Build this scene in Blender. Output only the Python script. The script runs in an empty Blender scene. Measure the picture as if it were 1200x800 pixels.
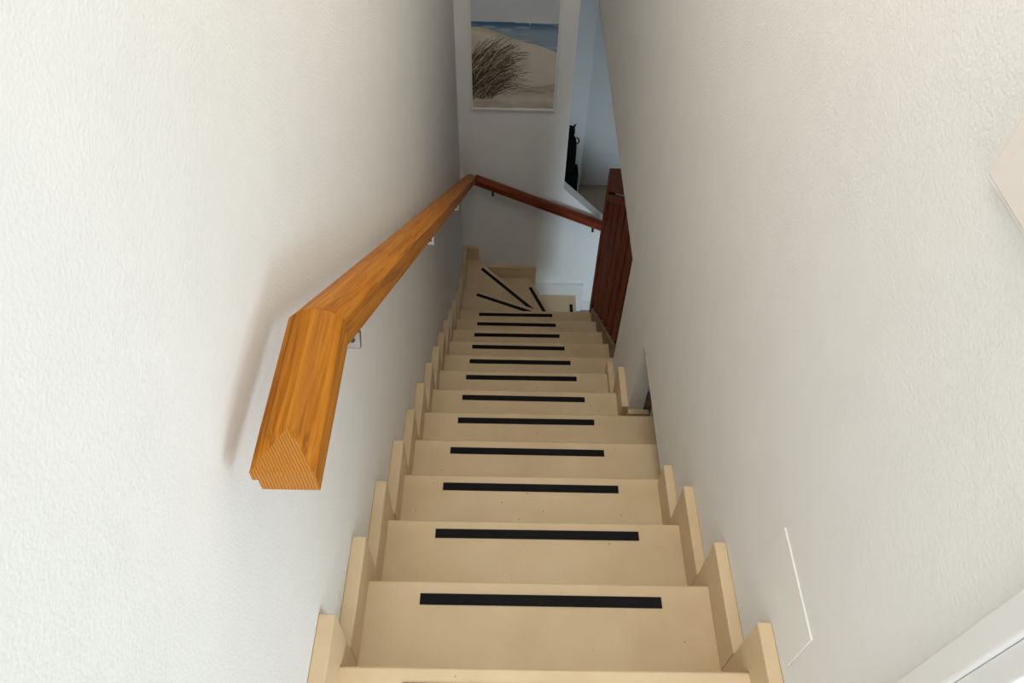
import bpy, bmesh, math, random
import numpy as np
from mathutils import Vector, Matrix
random.seed(4)
S = bpy.context.scene
C = S.collection

# ---------------------------------------------------------------- camera
cd = bpy.data.cameras.new('camera'); cam = bpy.data.objects.new('camera', cd); C.objects.link(cam)
cd.sensor_width = 36.0; cd.lens = 897.66 / 1200 * 36.0; cd.clip_start = 0.01
RT = Vector((0.99977731, 0.00884632, 0.01915892)); UP = Vector((-0.01905346, 0.76868136, 0.63934805)); FW = Vector((0.00907123, 0.63957072, -0.76867874))
m = Matrix.Identity(4)
for i in range(3):
    m[i][0] = RT[i]; m[i][1] = UP[i]; m[i][2] = -FW[i]
m.translation = (0.30727, -0.46774, 1.5609)
cam.matrix_world = m
S.camera = cam

# ---------------------------------------------------------------- world, lights, exposure
w = bpy.data.worlds.new('world'); S.world = w; w.use_nodes = True
w.node_tree.nodes['Background'].inputs[0].default_value = (0.75, 0.86, 1.0, 1)
w.node_tree.nodes['Background'].inputs[1].default_value = 0.35
S.view_settings.view_transform = 'Standard'; S.view_settings.look = 'None'
S.view_settings.exposure = 0.0; S.view_settings.gamma = 1.0; S.view_settings.use_curve_mapping = False

def area(name, loc, target, sx, sy, energy, col):
    l = bpy.data.lights.new(name, 'AREA'); l.shape = 'RECTANGLE'; l.size = sx; l.size_y = sy; l.energy = energy; l.color = col
    o = bpy.data.objects.new(name, l); C.objects.link(o); o.location = loc
    o.rotation_euler = (Vector(target) - Vector(loc)).to_track_quat('-Z', 'Y').to_euler()
    return o
# daylight through the open doorway at the right of the upper landing (low, bounced off the sunlit floor)
area('daylight_doorway', (1.75, -1.0, 0.45), (0.0, 0.1, 0.75), 1.0, 0.7, 17, (0.78, 0.91, 1.0))
# window at the end of the upper landing, behind the viewer
area('daylight_landing_window', (0.4, -2.3, 1.5), (0.4, 0.6, 0.6), 0.8, 1.3, 21, (0.93, 0.955, 0.98))
# added fill light over the upper half of the flight, lifts the mid walls
area('stairwell_fill', (0.4, 1.3, 2.45), (0.4, 1.29, 0.0), 0.7, 1.6, 18.5, (1.0, 0.95, 0.83))
# window of the lower room, to the right of the stair foot
area('daylight_lower_window', (1.9, -0.6, -1.9), (1.08, 3.94, -2.65), 1.6, 1.3, 11, (0.70, 0.87, 1.0)).data.spread = math.radians(46)

# ---------------------------------------------------------------- helpers
def tag(o, label=None, cat=None, group=None, kind=None):
    if label: o['label'] = label
    if cat: o['category'] = cat
    if group: o['group'] = group
    if kind: o['kind'] = kind
    return o
def box(bm, x0, x1, y0, y1, z0, z1):
    vs = [bm.verts.new((x, y, z)) for z in (z0, z1) for y in (y0, y1) for x in (x0, x1)]
    for f in ((0,2,3,1),(4,5,7,6),(0,1,5,4),(2,6,7,3),(0,4,6,2),(1,3,7,5)): bm.faces.new([vs[i] for i in f])
    return vs
def prism(bm, pts, axis, a, b):
    """polygon pts (2-D) extruded along axis 0/1/2 from a to b"""
    def mk(p, t):
        q = list(p); q.insert(axis, t); return bm.verts.new(q)
    A = [mk(p, a) for p in pts]; B = [mk(p, b) for p in pts]
    n = len(pts)
    bm.faces.new(A[::-1]); bm.faces.new(B)
    for i in range(n): bm.faces.new((A[i], A[(i+1) % n], B[(i+1) % n], B[i]))
def cyl(bm, p0, p1, r, n=16):
    p0, p1 = Vector(p0), Vector(p1); d = (p1 - p0).normalized()
    a = d.orthogonal().normalized(); b = d.cross(a)
    A = []; B = []
    for i in range(n):
        t = 2*math.pi*i/n; o = a*math.cos(t)*r + b*math.sin(t)*r
        A.append(bm.verts.new(p0 + o)); B.append(bm.verts.new(p1 + o))
    bm.faces.new(A[::-1]); bm.faces.new(B)
    for i in range(n): bm.faces.new((A[i], A[(i+1) % n], B[(i+1) % n], B[i]))
def obj(name, bm, mat, parent=None, bevel=0, seg=2, smooth=False):
    bmesh.ops.recalc_face_normals(bm, faces=bm.faces)
    me = bpy.data.meshes.new(name); bm.to_mesh(me); bm.free()
    if mat: me.materials.append(mat)
    o = bpy.data.objects.new(name, me); C.objects.link(o)
    if parent: o.parent = parent
    if bevel:
        b = o.modifiers.new('bevel', 'BEVEL'); b.width = bevel; b.segments = seg; b.limit_method = 'ANGLE'; b.angle_limit = math.radians(40)
        smooth = True
    if smooth:
        for p in me.polygons: p.use_smooth = True
        try:
            me.set_sharp_from_angle(angle=math.radians(35))
        except Exception: pass
    return o
def boxobj(name, dims, mat, parent=None, bevel=0):
    bm = bmesh.new(); box(bm, *dims); return obj(name, bm, mat, parent, bevel)
def empty(name, loc=(0, 0, 0)):
    e = bpy.data.objects.new(name, None); C.objects.link(e); e.location = loc; e.empty_display_size = 0.1
    return e

# ---------------------------------------------------------------- materials
def mat(name, col, rough=0.6, metal=0.0):
    mt = bpy.data.materials.new(name); mt.use_nodes = True
    b = mt.node_tree.nodes['Principled BSDF']
    b.inputs['Base Color'].default_value = (*col, 1); b.inputs['Roughness'].default_value = rough; b.inputs['Metallic'].default_value = metal
    return mt, mt.node_tree, b
def node(nt, typ, **kw):
    n = nt.nodes.new(typ)
    for k, v in kw.items():
        if k in n.inputs: n.inputs[k].default_value = v
        else: setattr(n, k, v)
    return n
def ramp(nt, fac, stops):
    r = nt.nodes.new('ShaderNodeValToRGB'); nt.links.new(fac, r.inputs[0])
    e = r.color_ramp.elements
    while len(e) < len(stops): e.new(0.5)
    for i, (p, c) in enumerate(stops):
        e[i].position = p; e[i].color = (*c, 1) if len(c) == 3 else c
    return r
def plaster(name, col, strength=0.22):
    mt, nt, b = mat(name, col, 0.85)
    tc = nt.nodes.new('ShaderNodeTexCoord')
    n1 = node(nt, 'ShaderNodeTexNoise', Scale=170.0, Detail=3.0, Roughness=0.6); n2 = node(nt, 'ShaderNodeTexNoise', Scale=9.0, Detail=2.0)
    v = node(nt, 'ShaderNodeTexVoronoi', Scale=210.0)
    for n in (n1, n2, v): nt.links.new(tc.outputs['Object'], n.inputs['Vector'])
    ad = node(nt, 'ShaderNodeMath', operation='MULTIPLY_ADD'); nt.links.new(v.outputs['Distance'], ad.inputs[0]); ad.inputs[1].default_value = -0.6
    nt.links.new(n1.outputs['Fac'], ad.inputs[2])
    bp = node(nt, 'ShaderNodeBump', Strength=strength, Distance=0.004)
    nt.links.new(ad.outputs[0], bp.inputs['Height']); nt.links.new(bp.outputs[0], b.inputs['Normal'])
    r = ramp(nt, n2.outputs['Fac'], [(0.3, tuple(c*0.985 for c in col)), (0.7, tuple(min(1, c*1.01) for c in col))])
    nt.links.new(r.outputs[0], b.inputs['Base Color'])
    return mt
M = {}
M['wall'] = plaster('white_roughcast_plaster', (0.885, 0.88, 0.862))
M['plate'] = plaster('painted_cover', (0.89, 0.88, 0.85), 0.15)
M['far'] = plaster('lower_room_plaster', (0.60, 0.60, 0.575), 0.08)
M['white'] = mat('white_lacquer', (0.84, 0.84, 0.83), 0.4)[0]
def stone():
    mt, nt, b = mat('cream_stone', (0.6, 0.48, 0.33), 0.5)
    tc = nt.nodes.new('ShaderNodeTexCoord')
    inf = nt.nodes.new('ShaderNodeObjectInfo')
    off = node(nt, 'ShaderNodeVectorMath', operation='MULTIPLY_ADD'); nt.links.new(inf.outputs['Random'], off.inputs[0]); off.inputs[1].default_value = (7, 5, 3)
    nt.links.new(tc.outputs['Object'], off.inputs[2])
    n = node(nt, 'ShaderNodeTexNoise', Scale=5.0, Detail=5.0, Roughness=0.55); nt.links.new(off.outputs[0], n.inputs['Vector'])
    r = ramp(nt, n.outputs['Fac'], [(0.3, (0.66, 0.495, 0.30)), (0.5, (0.715, 0.55, 0.345)), (0.72, (0.76, 0.60, 0.395))])
    v = node(nt, 'ShaderNodeTexVoronoi', Scale=38.0); nt.links.new(off.outputs[0], v.inputs['Vector'])
    # a few dark specks: only some cells, only near their centre
    sp = node(nt, 'ShaderNodeMath', operation='LESS_THAN'); nt.links.new(v.outputs['Distance'], sp.inputs[0]); sp.inputs[1].default_value = 0.07
    sep = nt.nodes.new('ShaderNodeSeparateColor'); nt.links.new(v.outputs['Color'], sep.inputs[0])
    g = node(nt, 'ShaderNodeMath', operation='GREATER_THAN'); nt.links.new(sep.outputs[0], g.inputs[0]); g.inputs[1].default_value = 0.80
    ml = node(nt, 'ShaderNodeMath', operation='MULTIPLY'); nt.links.new(sp.outputs[0], ml.inputs[0]); nt.links.new(g.outputs[0], ml.inputs[1])
    mx = node(nt, 'ShaderNodeMix', data_type='RGBA'); nt.links.new(ml.outputs[0], mx.inputs['Factor'])
    nt.links.new(r.outputs[0], mx.inputs['A']); mx.inputs['B'].default_value = (0.16, 0.11, 0.07, 1)
    nt.links.new(mx.outputs['Result'], b.inputs['Base Color'])
    return mt
M['stone'] = stone()
def wood(name, c0, c1, c2, rough=0.5, across=75.0, along=3.5, axis=1, spec=0.3, rot=None):
    mt, nt, b = mat(name, c1, rough); b.inputs['Specular IOR Level'].default_value = spec
    tc = nt.nodes.new('ShaderNodeTexCoord'); mp = nt.nodes.new('ShaderNodeMapping'); nt.links.new(tc.outputs['Object'], mp.inputs[0])
    s = [across]*3; s[axis] = along; mp.inputs['Scale'].default_value = s
    if rot: mp.vector_type = 'TEXTURE'; mp.inputs['Scale'].default_value = [1/v for v in s]; mp.inputs['Rotation'].default_value = rot
    n = node(nt, 'ShaderNodeTexNoise', Scale=1.0, Detail=6.0, Roughness=0.62, Distortion=0.25); nt.links.new(mp.outputs[0], n.inputs['Vector'])
    mp2 = nt.nodes.new('ShaderNodeMapping'); nt.links.new(tc.outputs['Object'], mp2.inputs[0])
    s2 = [across*4]*3; s2[axis] = along*5; mp2.inputs['Scale'].default_value = s2
    n2 = node(nt, 'ShaderNodeTexNoise', Scale=1.0, Detail=2.0); nt.links.new(mp2.outputs[0], n2.inputs['Vector'])
    ad = node(nt, 'ShaderNodeMath', operation='MULTIPLY_ADD'); nt.links.new(n2.outputs['Fac'], ad.inputs[0]); ad.inputs[1].default_value = 0.35
    sb = node(nt, 'ShaderNodeMath', operation='SUBTRACT'); nt.links.new(n.outputs['Fac'], sb.inputs[0]); sb.inputs[1].default_value = 0.175
    nt.links.new(sb.outputs[0], ad.inputs[2])
    r = ramp(nt, ad.outputs[0], [(0.32, c0), (0.5, c1), (0.68, c2)]); nt.links.new(r.outputs[0], b.inputs['Base Color'])
    bp = node(nt, 'ShaderNodeBump', Strength=0.12, Distance=0.001); nt.links.new(ad.outputs[0], bp.inputs['Height']); nt.links.new(bp.outputs[0], b.inputs['Normal'])
    return mt
OAK = ((0.25, 0.075, 0.006), (0.41, 0.140, 0.010), (0.52, 0.20, 0.020))
M['oak'] = wood('oiled_oak', *OAK, 0.5, 120.0, 3.0, 1, 0.12)
def end_grain():
    mt, nt, b = mat('oak_end_grain', (0.5, 0.2, 0.03), 0.55); b.inputs['Specular IOR Level'].default_value = 0.15
    tc = nt.nodes.new('ShaderNodeTexCoord'); mp = nt.nodes.new('ShaderNodeMapping'); nt.links.new(tc.outputs['Object'], mp.inputs[0])
    mp.inputs['Rotation'].default_value = (0, 0, math.radians(-32))
    wv = node(nt, 'ShaderNodeTexWave', wave_type='BANDS', bands_direction='X', Scale=90.0, Distortion=2.6, Detail=2.0); wv.inputs['Detail Scale'].default_value = 2.0
    nt.links.new(mp.outputs[0], wv.inputs['Vector'])
    r = ramp(nt, wv.outputs['Fac'], [(0.05, (0.36, 0.135, 0.020)), (0.5, (0.45, 0.175, 0.026)), (0.95, (0.54, 0.23, 0.045))])
    nt.links.new(r.outputs[0], b.inputs['Base Color'])
    return mt
M['oak_end'] = end_grain()
MAH = ((0.10, 0.014, 0.004), (0.19, 0.032, 0.009), (0.29, 0.065, 0.020))
M['mahogany_x'] = wood('mahogany_lengthwise', *MAH, 0.5, 60, 3, 0, 0.25)
M['mahogany_z'] = wood('mahogany_upright', *MAH, 0.55, 60, 3, 2, 0.15)
M['mahogany_y'] = wood('mahogany_pitched', *MAH, 0.55, 60, 3, 1, 0.15)
M['stringer'] = wood('brown_stringer', (0.25, 0.16, 0.09), (0.33, 0.22, 0.13), (0.40, 0.28, 0.17), 0.5, 40, 3, 1)
M['walnut'] = wood('cupboard_wood', (0.22, 0.09, 0.035), (0.32, 0.14, 0.055), (0.42, 0.20, 0.09), 0.45, 50, 3, 2)
M['steel'] = mat('brushed_steel', (0.30, 0.275, 0.26), 0.4, 1.0)[0]
M['darksteel'] = mat('dark_metal', (0.05, 0.045, 0.04), 0.4, 0.6)[0]
M['black'], _nt, _b = mat('black_iron', (0.004, 0.004, 0.004), 0.9); _b.inputs['Specular IOR Level'].default_value = 0.05
def grip():
    mt, nt, b = mat('black_grip_tape', (0.010, 0.010, 0.012), 0.8); b.inputs['Specular IOR Level'].default_value = 0.15
    tc = nt.nodes.new('ShaderNodeTexCoord'); n = node(nt, 'ShaderNodeTexNoise', Scale=900.0, Detail=1.0); nt.links.new(tc.outputs['Object'], n.inputs['Vector'])
    bp = node(nt, 'ShaderNodeBump', Strength=0.3, Distance=0.001); nt.links.new(n.outputs['Fac'], bp.inputs['Height']); nt.links.new(bp.outputs[0], b.inputs['Normal'])
    return mt
M['grip'] = grip()
M['pink'] = mat('pale_pink_panel', (0.87, 0.80, 0.755), 0.7)[0]
M['floor'] = mat('beige_floor', (0.40, 0.32, 0.23), 0.5)[0]

# ---------------------------------------------------------------- the setting
RISE, RUN = 0.19277, 0.25243
XL, XR, YB = -0.035, 0.825, 3.94          # left wall, right wall, end wall
ZF = -17*RISE                              # lower floor
ZS = -0.632                                # underside of the upper storey
def nz(y): return -RISE/RUN*y              # line through the step noses
def struct(name, bm, mt, bevel=0): return tag(obj(name, bm, mt, None, bevel), kind='structure')

bm = bmesh.new(); box(bm, XL-0.15, XL, -2.6, YB+0.12, ZF-0.1, 2.5)
tag(struct('wall_left', bm, M['wall']), 'white roughcast stairwell wall on the left behind the oak handrail', 'wall')
bm = bmesh.new()
# right wall with its door opening (y -1.05..-0.21), soffit over the lower room and the pillar
pts = [(-2.6, ZF+1), (-2.6, 2.5), (YB, 2.5), (YB, ZS), (1.81, ZS), (1.81, -2.2), (1.36, -2.2), (1.36, ZS), (0.745, ZS), (0.745, -1.3), (-0.21, -1.3), (-0.21, 2.05), (-1.05, 2.05), (-1.05, -1.3), (-2.6, -1.3)][1:]
prism(bm, pts, 0, XR, XR+0.062)
tag(struct('wall_right', bm, M['wall']), 'white roughcast wall on the right ending over the dark balustrade', 'wall')
bm = bmesh.new()
SX0 = 0.712
def sill(x): return -1.992 - 0.985*(x - 0.71)
prism(bm, [(XL, ZF-0.1), (XL, 2.5), (XR+0.16, 2.5), (XR+0.16, -0.5), (SX0, -0.5), (SX0, sill(SX0)), (1.98, sill(1.98)), (1.98, ZF-0.1)], 1, YB, YB+0.10)
tag(struct('wall_end', bm, M['wall']), 'end wall with the beach picture and a sloping ledge', 'wall')
# upper storey: landing floor, ceiling, wall behind the viewer, room beyond the door
bm = bmesh.new(); box(bm, XL, XR, -2.6, -RUN, -0.2, 0.0); box(bm, XR, 3.0, -2.6, 0.0, -0.2, -0.001)
tag(struct('floor_landing', bm, M['floor']), 'upper landing floor at the stair head', 'floor')
bm = bmesh.new(); box(bm, XL-0.15, 3.1, -2.7, YB+0.12, 2.5, 2.6)
tag(struct('ceiling', bm, M['white']), 'white ceiling above the stairwell', 'ceiling')
bm = bmesh.new(); box(bm, XL-0.15, 3.1, -2.7, -2.6, -0.2, 2.5)
tag(struct('wall_back', bm, M['wall']), 'landing wall behind the viewer', 'wall')
bm = bmesh.new(); box(bm, 3.0, 3.1, -2.6, 0.1, -0.2, 2.5); box(bm, XR+0.16, 3.0, 0.0, 0.1, -0.2, 2.5)
tag(struct('wall_bedroom', bm, M['wall']), 'white walls of the room beyond the landing door', 'wall')
# lower room
bm = bmesh.new(); box(bm, XL-0.15, 4.4, -1.0, 5.8, ZF-0.12, ZF)
tag(struct('floor', bm, M['floor']), 'beige floor of the lower room at the stair foot', 'floor')
bm = bmesh.new(); box(bm, XR+0.062, 4.4, 0.1, 5.8, ZS, ZS+0.3)
box(bm, XL, XR+0.16, YB+0.10, 5.8, ZS, ZS+0.3)
tag(struct('ceiling_lower', bm, M['white']), 'ceiling of the lower room', 'ceiling')
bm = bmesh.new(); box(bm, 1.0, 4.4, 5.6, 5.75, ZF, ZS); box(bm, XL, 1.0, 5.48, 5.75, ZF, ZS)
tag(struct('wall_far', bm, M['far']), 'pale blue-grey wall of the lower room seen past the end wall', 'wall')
bm = bmesh.new(); box(bm, 4.3, 4.4, -1.0, 5.6, ZF, ZS); box(bm, 0.98, 1.42, 0.9, 1.0, ZF, ZS); box(bm, XR+0.16, 4.3, -1.0, -0.9, ZF, ZS)  # middle box: unseen partition added to keep window light off the pillar's near face
tag(struct('wall_lower', bm, M['far']), 'side walls of the lower room, with an added unseen light-blocking partition', 'wall')

# door casing of the landing door, right edge of the picture
bm = bmesh.new()
prism(bm, [(-0.206, 0.0), (-0.172, 0.0), (-0.172, 2.09), (-1.09, 2.09), (-1.09, 0.0), (-1.056, 0.0), (-1.056, 2.056), (-0.206, 2.056)], 0, XR-0.014, XR)
tag(struct('trim_1', bm, M['white'], 0.003), 'white door casing at the right of the landing', 'trim')
bm = bmesh.new()
prism(bm, [(-0.235, 0.0), (-0.206, 0.0), (-0.206, 2.056), (-1.056, 2.056), (-1.056, 0.0), (-1.027, 0.0), (-1.027, 2.027), (-0.235, 2.027)], 0, XR-0.004, XR+0.20)
tag(struct('trim_2', bm, M['white'], 0.002), 'white door lining inside the landing door casing', 'trim')

# ---------------------------------------------------------------- staircase
stair = empty('staircase', (0, 0, ZF))
tag(stair, 'steep cream stone staircase with black grip strips, winding right at its foot', 'staircase')
def sobj(name, bm, mt, parent=None, bevel=0.0):
    bmesh.ops.translate(bm, verts=bm.verts, vec=(0, 0, -ZF))
    return obj(name, bm, mt, parent or stair, bevel)
TT = 0.035
def strip(pts, z, parent):
    bm = bmesh.new(); prism(bm, pts, 2, z, z+0.0022)
    return sobj('grip_strip', bm, M['grip'], parent)
def xr_of(k):
    if k in (4, 5): return 0.96
    if k >= 8: return 0.889
    return XR
for k in range(13):
    y1 = k*RUN; y0 = y1 - RUN - 0.018; z = -k*RISE
    bm = bmesh.new(); box(bm, XL, xr_of(k), y0, y1, z-TT, z)
    t = sobj('tread', bm, M['stone'], None, 0.005)
    jx = random.uniform(-0.004, 0.004); jy = random.uniform(-0.003, 0.003)
    xa, xb = 0.124 + jx, 0.692 - 0.006*k + jx
    sl = random.uniform(-0.002, 0.002)
    strip([(xa, y1-0.054+jy), (xb, y1-0.054+jy+sl), (xb, y1-0.028+jy+sl), (xa, y1-0.028+jy)], z, t)
    bm = bmesh.new(); box(bm, XL, xr_of(k), y1-0.038, y1-0.018, z-RISE, z-TT)
    sobj('riser', bm, M['stone'])
# concrete body below the straight flight
pts = [(0 - RUN, -TT)]
bm = bmesh.new()
prof = []
for k in range(13):
    prof += [(k*RUN-RUN-0.038 if k else -RUN, -k*RISE-TT), (k*RUN-0.038, -k*RISE-TT)]
prof += [(12*RUN-0.038, -13*RISE-TT-0.1), (-RUN, -0.5)]
prism(bm, prof, 0, XL, 0.82)
sobj('concrete_body', bm, M['wall'])

# winders: noses fan out from a pivot beside the newel post
PV = Vector((0.85, 3.085)); Y12 = 12*RUN; XE = 0.885
ang = {13: 22.5, 14: 47.0, 15: 67.0}
def on_left(a): return PV.y + (PV.x - XL)*math.tan(math.radians(a))
def on_back(a): return PV.x - (YB - PV.y)/math.tan(math.radians(a))
polys = {
 13: [(XL, Y12-0.02), (PV.x+0.035, Y12-0.02), (PV.x+0.035, PV.y), (PV.x, PV.y), (XL, on_left(22.5))],
 14: [(PV.x, PV.y), (on_back(47), YB), (XL, YB), (XL, on_left(22.5)-0.02)],
 15: [(PV.x, PV.y), (on_back(67), YB), (on_back(47)-0.025, YB)],
 16: [(PV.x, PV.y), (XE, PV.y), (XE, YB), (on_back(67)-0.02, YB)],
}
for k, pl in polys.items():
    z = -k*RISE
    bm = bmesh.new(); prism(bm, pl, 2, z-TT, z)
    t = sobj('tread', bm, M['stone'], None, 0.004)
    def lowered(p): return [((PV.x if abs(x-PV.x) > 1e-6 else x)*0.03 + x*0.97, y) for x, y in p]
    bm = bmesh.new(); prism(bm, pl, 2, ZF, z-TT-0.0005)
    sobj('riser_block', bm, M['stone'])
    if k in ang:
        a = math.radians(ang[k]); d = Vector((-math.cos(a), math.sin(a))); n = Vector((-math.sin(a), -math.cos(a)))  # n points back up the flight
        s0, s1 = {13: (0.10, 0.80), 14: (0.12, 1.035), 15: (0.12, 0.80)}[k]
        A = PV + d*s0; B = PV + d*s1
        q = [A + n*0.054, B + n*0.054, B + n*0.028, A + n*0.028]
        strip([tuple(v) for v in q], z, t)
    else:
        strip([(XE-0.054, 3.24), (XE-0.028, 3.24), (XE-0.028, 3.805), (XE-0.054, 3.805)], z, t)
# stepped skirting plates
PH, PT, PE = 0.112, 0.032, 0.058
def plate(bmfun, mt=None): 
    bm = bmesh.new(); bmfun(bm); return sobj('skirting_plate', bm, mt or M['stone'], None, 0.003)
def lplate(k, ystart, yend, leg, dh=0.0):
    z = -k*RISE; zt = z+PH+dh
    if leg: return [(ystart, z), (ystart, zt), (yend+PE, zt), (yend+PE, z-RISE), (yend, z-RISE), (yend, z)]
    return [(ystart, z), (ystart, zt), (yend, zt), (yend, z)]
for k in range(13):
    ys = (k-1)*RUN + (PE if k else 0) + 0.0015
    j = random.uniform(-0.004, 0.004)
    plate(lambda b: prism(b, lplate(k, ys, k*RUN+j*0.5, True, j), 0, XL, XL+PT+random.uniform(-0.002, 0.003)))
    if k in (0, 1, 2): plate(lambda b: prism(b, lplate(k, ys, k*RUN+j*0.3, True, -j), 0, XR-PT+0.004, XR))
    if k == 3: plate(lambda b: prism(b, lplate(k, ys, 0.742, False), 0, XR-PT+0.004, XR))
    if k == 6: plate(lambda b: prism(b, lplate(k, 1.362, k*RUN, True), 0, XR-PT+0.004, XR))
    if k == 7: plate(lambda b: prism(b, lplate(k, ys, k*RUN-0.012, True, -0.072), 0, XR-PT+0.004, XR))
# skirting on the near face of the pillar, inside the low opening
plate(lambda b: box(b, XR-0.002, XR+0.085, 1.336, 1.36, -6*RISE, -6*RISE+0.098))
# winder skirting, left wall then end wall
plate(lambda b: prism(b, lplate(13, Y12+PE+0.002, on_left(22.5), True), 0, XL, XL+PT))
plate(lambda b: prism(b, lplate(14, on_left(22.5)+PE+0.002, YB, False), 0, XL, XL+PT))
plate(lambda b: prism(b, [(XL+PT, -14*RISE), (XL+PT, -14*RISE+0.125), (0.085, -14*RISE+0.125), (0.085, -15*RISE), (on_back(47), -15*RISE), (on_back(47), -14*RISE)], 1, YB-PT, YB))
plate(lambda b: prism(b, [(0.087, -15*RISE), (0.087, -15*RISE+0.118), (0.545, -15*RISE+0.118), (0.545, -16*RISE), (on_back(67), -16*RISE), (on_back(67), -15*RISE)], 1, YB-PT, YB))
plate(lambda b: prism(b, [(0.547, -16*RISE), (0.547, -16*RISE+0.115), (0.945, -16*RISE+0.115), (0.945, ZF), (XE+0.001, ZF), (XE+0.001, -16*RISE)], 1, YB-PT, YB), M['white'])
bm = bmesh.new(); box(bm, 0.947, 1.98, YB-0.02, YB, ZF, ZF+0.10)
tag(obj('baseboard_end', bm, M['white'], None, 0.003), 'white baseboard at the foot of the end wall', 'baseboard', kind='structure')

# ---------------------------------------------------------------- handrails
def rail_profile(wd, ht, arch, notch=True, n=14):
    p = [(0.007 if notch else 0, -ht), (wd, -ht), (wd, 0)]
    for i in range(1, n):
        t = i/n; p.append((wd*(1-t), arch*(1-(2*t-1)**2)))
    p += [(0, 0)]
    if notch: p += [(0, -ht*0.45), (0.007, -ht*0.45)]
    return p
RW, RH, RA = 0.080, 0.042, 0.017
SL = math.atan(0.715)
rail = empty('handrail', (0.0, 0.0, 0.742))
tag(rail, 'orange oak handrail running down the left wall', 'handrail')
prof = rail_profile(RW, RH, RA)
YBEND = 0.248
def mitred(Lstart, Lend, cut_start, cut_end):
    """profile swept along local +y, ends cut by y = s + k*z"""
    bm = bmesh.new(); A = []; B = []
    for x, z in prof:
        A.append(bm.verts.new((x, Lstart + cut_start*z, z))); B.append(bm.verts.new((x, Lend + cut_end*z, z)))
    n = len(prof); bm.faces.new(A[::-1]); bm.faces.new(B)
    for i in range(n): bm.faces.new((A[i], A[(i+1) % n], B[(i+1) % n], B[i]))
    return bm
half = math.tan(SL/2)
def rail_end_mesh(tip=0.056):
    """level end piece; its arched top is planed to a flat triangle of end grain at the tip"""
    bm = bmesh.new(); n = len(prof)
    A = [bm.verts.new((x, 0.0, min(z, -0.002))) for x, z in prof[:3]] + [None]*(n-7+1)
    idx_arch = [i for i, (x, z) in enumerate(prof) if z > 1e-6]           # arch points, right to left
    iR, iL = idx_arch[0]-1, idx_arch[-1]+1
    M1 = [bm.verts.new((x, tip, z)) for x, z in prof]
    B = [bm.verts.new((x, YBEND + half*z, z)) for x, z in prof]
    for i in range(n): bm.faces.new((M1[i], M1[(i+1) % n], B[(i+1) % n], B[i]))
    bm.faces.new(B)
    E = {}
    for i, (x, z) in enumerate(prof):
        if i not in idx_arch: E[i] = bm.verts.new((x, 0.0, z - (0.002 if i in (iR, iL) else 0)))
    for v in A:
        if v: bm.verts.remove(v)
    ring = [i for i in range(n) if i not in idx_arch]
    for a, b in zip(ring, ring[1:]+ring[:1]):
        if (a, b) == (iR, iL): continue
        bm.faces.new((E[a], E[b], M1[b], M1[a]))
    f = bm.faces.new([E[i] for i in ring][::-1]); f.material_index = 1
    mid = idx_arch[len(idx_arch)//2]
    for i in range(iR, mid): bm.faces.new((E[iR], M1[i+1], M1[i]))
    for i in range(mid, iL): bm.faces.new((E[iL], M1[i+1], M1[i]))
    f = bm.faces.new((E[iR], E[iL], M1[mid])); f.material_index = 1
    return bm
bm = rail_end_mesh()
o = obj('rail_end', bm, M['oak'], rail, 0.0012, 2); o.data.materials.append(M['oak_end'])
o['label'] = 'level oak end piece with planed tip'
LS = (3.862 - YBEND)/math.cos(SL)
bm = mitred(0.0, LS, -half, 0.0)
o = obj('rail_bar', bm, M['oak'], rail, 0.0012, 2); o.location = (0, YBEND+0.0003, 0); o.rotation_euler = (-SL, 0, 0)
def bracket(yc, zc, parent, wall_x):
    """square steel plate under the rail, stem up into it, arm to the wall; coordinates local to the rail"""
    x = 0.05
    e = boxobj('bracket', (x-0.013, x+0.013, -0.006, 0.006, -0.015, 0.015), M['steel'], parent, 0.0015)
    e.location = (0, yc, zc+0.004); e.rotation_euler = (-0.55, 0, 0)
    bm = bmesh.new(); cyl(bm, (x, -0.0075, 0.001), (x, -0.0055, 0.001), 0.0048, 12); obj('screw', bm, M['darksteel'], e)
    bm = bmesh.new(); cyl(bm, (x, 0.004, 0.012), (x, 0.030, 0.062), 0.006, 12); obj('stem', bm, M['steel'], e, smooth=True)
    bm = bmesh.new(); cyl(bm, (x, 0.004, 0.0), (wall_x, 0.004, 0.0), 0.006, 12); cyl(bm, (wall_x+0.006, 0.004, 0), (wall_x, 0.004, 0), 0.017, 20); obj('arm', bm, M['steel'], e, smooth=True)
for yy in (0.362, 1.443, 2.512, 3.57):
    zz = -0.715*(yy-YBEND) - 0.103
    bracket(yy, zz, rail, XL)
# red-brown rail along the end wall
rail2 = empty('handrail', (0.085, YB-0.045, -1.848))
tag(rail2, 'dark red-brown handrail sloping down across the end wall', 'handrail')
prof = [(-0.065 + x, z) for x, z in rail_profile(0.065, 0.045, 0.010, False)]
S2 = math.atan(0.434)
bm = bmesh.new(); A = []; B = []; L2 = 0.955/math.cos(S2)
for y, z in prof:
    A.append(bm.verts.new((z*0.43, y, z))); B.append(bm.verts.new((L2, y, z)))
n = len(prof); bm.faces.new(A[::-1]); bm.faces.new(B)
for i in range(n): bm.faces.new((A[i], A[(i+1) % n], B[(i+1) % n], B[i]))
o = obj('rail_bar', bm, M['mahogany_x'], rail2, 0.001); o.rotation_euler = (0, S2, 0)
for xx in (0.115, 0.865):
    z0 = -0.434*xx - 0.05
    bm = bmesh.new(); cyl(bm, (xx, -0.03, z0+0.012), (xx, -0.03, z0-0.062), 0.009, 12); cyl(bm, (xx, -0.03, z0-0.055), (xx, 0.045, z0-0.055), 0.007, 12); cyl(bm, (xx, 0.039, z0-0.055), (xx, 0.045, z0-0.055), 0.02, 16)
    obj('bracket', bm, M['darksteel'], rail2, smooth=True)

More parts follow.
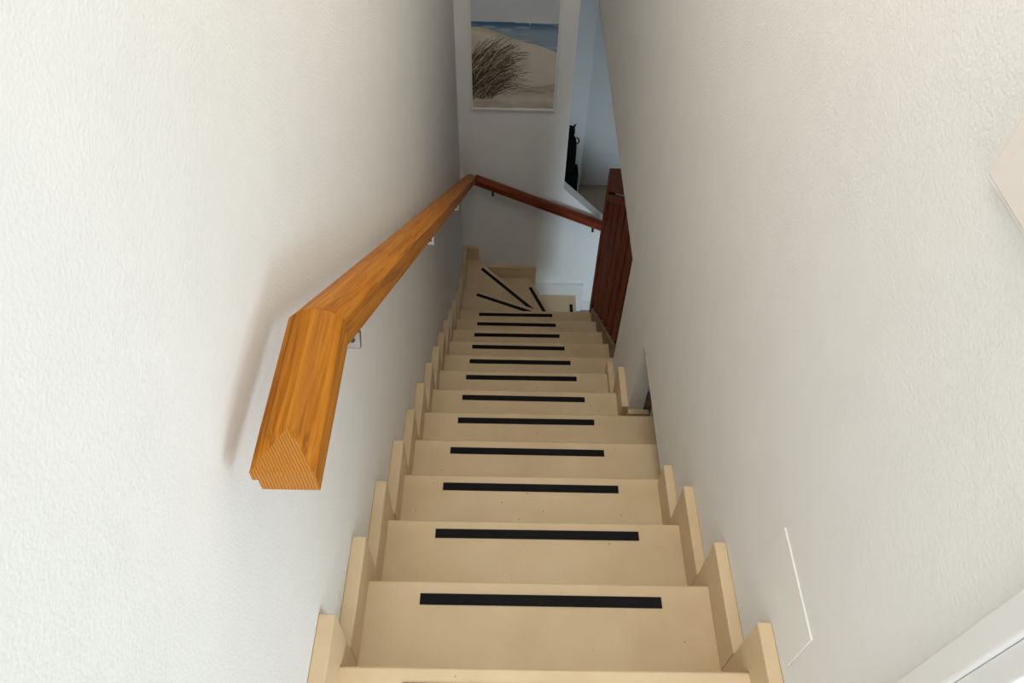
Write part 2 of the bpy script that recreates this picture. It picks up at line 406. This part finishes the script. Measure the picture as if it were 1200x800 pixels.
# ---------------------------------------------------------------- balustrade beside the lower steps
bal = empty('balustrade', (0.905, 3.05, nz(3.05)))
tag(bal, 'dark red-brown slatted balustrade beyond the right wall', 'balustrade')
B0 = Vector((0.905, 3.05, nz(3.05)))
def bobj(name, bm, mt, bevel=0.0):
    bmesh.ops.translate(bm, verts=bm.verts, vec=-B0); return obj(name, bm, mt, bal, bevel)
TOPH = 1.205
bm = bmesh.new(); prism(bm, [(3.03, nz(3.03)-0.30), (3.115, nz(3.115)-0.30), (3.115, nz(3.115)+TOPH), (3.03, nz(3.03)+TOPH)], 0, 0.888, 0.932)
bobj('newel_post', bm, M['mahogany_z'], 0.003)
YN = 1.37
def clipz(p, zm):
    """clip a convex (y, z) polygon to z <= zm: the balustrade stays below the upper storey"""
    out = []
    for a, b in zip(p, p[1:]+p[:1]):
        if a[1] <= zm: out.append(a)
        if (a[1] <= zm) != (b[1] <= zm):
            t = (zm-a[1])/(b[1]-a[1]); out.append((a[0]+t*(b[0]-a[0]), zm))
    return out
def pitched(y0, y1, lo, hi): return clipz([(y0, nz(y0)+lo), (y1, nz(y1)+lo), (y1, nz(y1)+hi), (y0, nz(y0)+hi)], ZS-0.004)
bm = bmesh.new(); prism(bm, pitched(YN, 3.03, TOPH-0.165, TOPH), 0, 0.890, 0.931); bobj('top_rail', bm, M['mahogany_y'], 0.003)
bm = bmesh.new(); prism(bm, pitched(YN, 3.03, TOPH-0.235, TOPH-0.185), 0, 0.890, 0.931); bobj('middle_rail', bm, M['mahogany_y'], 0.003)
bm = bmesh.new(); prism(bm, pitched(YN, 3.115, -0.30, 0.045), 0, 0.8895, 0.925); o = bobj('stringer', bm, M['stringer'], 0.003); o['label'] = 'paler brown stringer board along the steps'
for i in range(9):
    y0 = 1.985 + 0.1745*(i-3)
    y1 = min(y0 + 0.122, 3.03)
    bm = bmesh.new(); prism(bm, pitched(max(y0, YN), y1, 0.0452, TOPH-0.2352), 0, 0.897, 0.917); bobj('slat', bm, M['mahogany_z'], 0.004)

# ---------------------------------------------------------------- beach picture on the end wall
def painting(W=150, H=234):
    rg = np.random.default_rng(3)
    u = (np.arange(W)+0.5)/W; v = (np.arange(H)+0.5)/H
    U, V = np.meshgrid(u, v)
    def sm(a, b, x): t = np.clip((x-a)/(b-a), 0, 1); return t*t*(3-2*t)
    def nse(fx, fy, s):
        r = np.random.default_rng(s); g = r.random((int(fy)+2, int(fx)+2)); x = U*fx; y = V*fy
        i = x.astype(int); j = y.astype(int); a = x-i; b = y-j; a = a*a*(3-2*a); b = b*b*(3-2*b)
        return (g[j, i]*(1-a)+g[j, i+1]*a)*(1-b)+(g[j+1, i]*(1-a)+g[j+1, i+1]*a)*b
    def mix(A, B, t): return A*(1-t[..., None])+np.array(B)*t[..., None]
    img = np.ones((H, W, 3))*np.array((0.58, 0.62, 0.68))
    img = mix(img, (0.70, 0.71, 0.73), sm(0.45, 0.8, nse(4, 7, 1))*0.7)
    hz = 0.705 - 0.004*U
    sea = V < hz
    seacol = mix(np.ones((H, W, 3))*np.array((0.30, 0.40, 0.50)), (0.05, 0.15, 0.27), sm(0.62, 0.70, V))
    seacol = mix(seacol, (0.50, 0.57, 0.62), sm(0.55, 0.8, nse(5, 60, 2))*0.6)
    seacol = mix(seacol, (0.10, 0.19, 0.30), sm(0.5, 0.9, nse(4, 50, 5))*0.6*sm(0.3, 0.9, U))
    img[sea] = seacol[sea]
    shore = 0.668 - 0.195*U**1.25 + 0.008*np.sin(U*9)
    sd = V < shore
    sand = mix(np.ones((H, W, 3))*np.array((0.74, 0.675, 0.59)), (0.63, 0.56, 0.48), sm(0.3, 0.8, nse(5, 14, 7)))
    sand = mix(sand, (0.45, 0.42, 0.24), sm(-0.055, 0.0, V-shore)*sm(0.75, 0.2, U)*(0.3+0.7*nse(22, 60, 9)))
    sand = mix(sand, (0.36, 0.29, 0.22), (np.abs(V-0.155-0.015*np.sin(U*7)-0.02*U) < 0.036)*sm(0.35, 0.6, U)*nse(12, 60, 11)*1.0)
    sand = mix(sand, (0.42, 0.35, 0.28), sm(0.10, 0.0, V)*0.85*nse(8, 40, 12))
    img[sd] = sand[sd]
    # little white sail on the horizon
    for dx, dy in ((0, 0), (0.006, -0.006), (0.012, -0.012), (0, 0.006), (0.006, 0.0)):
        img[int((0.70+dy)*H), int((0.665+dx)*W)] = (0.9, 0.9, 0.9)
    # marram grass: curved strokes leaning right
    cols = [(0.06, 0.04, 0.028), (0.10, 0.065, 0.045), (0.16, 0.11, 0.075), (0.55, 0.47, 0.37), (0.03, 0.022, 0.016), (0.10, 0.10, 0.05)]
    for s in range(760):
        bx = rg.random()**1.4*0.34 - 0.10; by = 0.07 + rg.random()*0.27
        low = 1 - (by-0.07)/0.27
        ln = 0.12 + 0.26*rg.random(); a0 = math.radians(rg.uniform(42, 78) - 18*low*rg.random()); bend = math.radians(rg.uniform(20, 75))*(0.6+max(bx, 0)*2.2)
        c = np.array(cols[rg.integers(0, 6)]); c = c*(0.75 if low > 0.5 else 1.1); x, y = bx, by
        for t in np.linspace(0, 1, 90):
            a = a0 - bend*t*t; x += ln/90*math.cos(a)*1.75; y += ln/90*math.sin(a)
            if t > 0.92 and rg.random() < 0.4: break
            i, j = int(x*W), int(y*H)
            if 0 <= i < W and 0 <= j < H: img[j, i] = img[j, i]*0.25 + c*0.75
    for s in range(16):
        x = rg.uniform(0.3, 0.62); y = rg.uniform(0.12, 0.19)
        i, j = int(x*W), int(y*H); img[j, i:i+2] = (0.15, 0.11, 0.08)
    return np.clip(img, 0, 1)
PX0, PX1, PZ0, PZ1 = 0.054, 0.606, -1.338, -0.478
pic = empty('framed_picture', ((PX0+PX1)/2, YB, PZ0))
tag(pic, 'framed beach picture with dune grass and blue sea on the end wall', 'picture')
pc = Vector(pic.location)
def pobj(name, bm, mt, bevel=0.0):
    bmesh.ops.translate(bm, verts=bm.verts, vec=-pc); return obj(name, bm, mt, pic, bevel)
fw_ = 0.013
for d in ((PX0, PX0+fw_, PZ0, PZ1), (PX1-fw_, PX1, PZ0, PZ1), (PX0+fw_, PX1-fw_, PZ0, PZ0+fw_), (PX0+fw_, PX1-fw_, PZ1-fw_, PZ1)):
    bm = bmesh.new(); box(bm, d[0], d[1], YB-0.026, YB, d[2], d[3]); pobj('frame_bar', bm, M['white'], 0.002)
img = painting(); H, W = img.shape[:2]
xs = np.linspace(PX0+fw_, PX1-fw_, W+1) - pc.x; zs = np.linspace(PZ0+fw_, PZ1-fw_, H+1) - pc.z
XX, ZZ = np.meshgrid(xs, zs); vv = np.stack([XX, np.full_like(XX, -0.017), ZZ], -1).reshape(-1, 3)
ii, jj = np.meshgrid(np.arange(W), np.arange(H)); a = (jj*(W+1)+ii).ravel()
fc = np.stack([a, a+1, a+W+2, a+W+1], -1)
me = bpy.data.meshes.new('print'); me.from_pydata(vv.tolist(), [], fc.tolist())
ca = me.color_attributes.new('ink', 'FLOAT_COLOR', 'CORNER')
c4 = np.ones((W*H, 4)); c4[:, :3] = img.reshape(-1, 3)
ca.data.foreach_set('color', np.repeat(c4, 4, axis=0).ravel().astype(np.float32))
mt, nt, b = mat('beach_print', (0.5, 0.5, 0.5), 0.45)
at = node(nt, 'ShaderNodeVertexColor'); at.layer_name = 'ink'; nt.links.new(at.outputs[0], b.inputs['Base Color'])
me.materials.append(mt); o = bpy.data.objects.new('print', me); C.objects.link(o); o.parent = pic
o['label'] = 'beach print with sand, sea and brown grass'
bm = bmesh.new(); box(bm, PX0+fw_, PX1-fw_, YB-0.0165, YB-0.001, PZ0+fw_, PZ1-fw_); pobj('backing_board', bm, M['white'])

# ---------------------------------------------------------------- small things on the right wall
o = boxobj('cover_plate', (-0.004, 0, -0.101, 0.101, -0.068, 0.068), M['plate'], None, 0.0015); o.location = (XR, 0.067, 0.217)
tag(o, 'white painted rectangular cover plate low on the right wall', 'cover plate')
pn = empty('wall_panel', (XR, -0.02, 1.062))
tag(pn, 'pale pink panel on the right wall at the photo edge', 'wall panel')
boxobj('panel_face', (-0.020, -0.008, -0.20, 0.20, 0.008, 0.40), M['pink'], pn, 0.002)
boxobj('panel_frame', (-0.008, 0, -0.22, 0.22, -0.008, 0.42), M['plate'], pn, 0.002)

# ---------------------------------------------------------------- lower room: plinth with black figure, wooden cupboard
pl = empty('black_figure', (0.79, 4.27, ZF))
tag(pl, 'slender black figure with pointed ears on a black plinth behind the end wall', 'sculpture')
h0 = -2.075 - ZF
boxobj('plinth', (-0.085, 0.048, -0.07, 0.07, 0, h0), M['black'], pl, 0.004)
def lathe(rows, n=20):
    bm = bmesh.new(); rings = []
    for cx, z, rx, ry in rows:
        rings.append([bm.verts.new((cx+rx*math.cos(2*math.pi*i/n), ry*math.sin(2*math.pi*i/n), z)) for i in range(n)])
    for A, B in zip(rings, rings[1:]):
        for i in range(n): bm.faces.new((A[i], A[(i+1) % n], B[(i+1) % n], B[i]))
    bm.faces.new(rings[0][::-1]); bm.faces.new(rings[-1]); return bm
obj('body', lathe([(-0.035, h0, 0.055, 0.05), (-0.032, h0+0.10, 0.054, 0.05), (-0.03, h0+0.22, 0.05, 0.045), (-0.03, h0+0.28, 0.04, 0.036), (-0.034, h0+0.305, 0.028, 0.026), (-0.036, h0+0.33, 0.033, 0.03), (-0.036, h0+0.365, 0.030, 0.028), (-0.036, h0+0.385, 0.012, 0.012)]), M['black'], pl, smooth=True)
for sx in (-1, 1):
    bm = bmesh.new(); bmesh.ops.create_cone(bm, segments=10, radius1=0.013, radius2=0.001, depth=0.05, matrix=Matrix.Translation((-0.036+sx*0.026, 0, h0+0.388)) @ Matrix.Rotation(sx*0.5, 4, 'Y')); obj('ear', bm, M['black'], pl, smooth=True)
bm = bmesh.new(); R0 = 0.026
for i in range(18):
    t0, t1 = math.pi*(i/18-0.55)*1.1, math.pi*((i+1)/18-0.55)*1.1
    cyl(bm, (0.012+R0*math.cos(t0)*0.8, 0, h0+0.26+R0*math.sin(t0)), (0.012+R0*math.cos(t1)*0.8, 0, h0+0.26+R0*math.sin(t1)), 0.005, 8)
obj('loop_handle', bm, M['black'], pl, smooth=True)
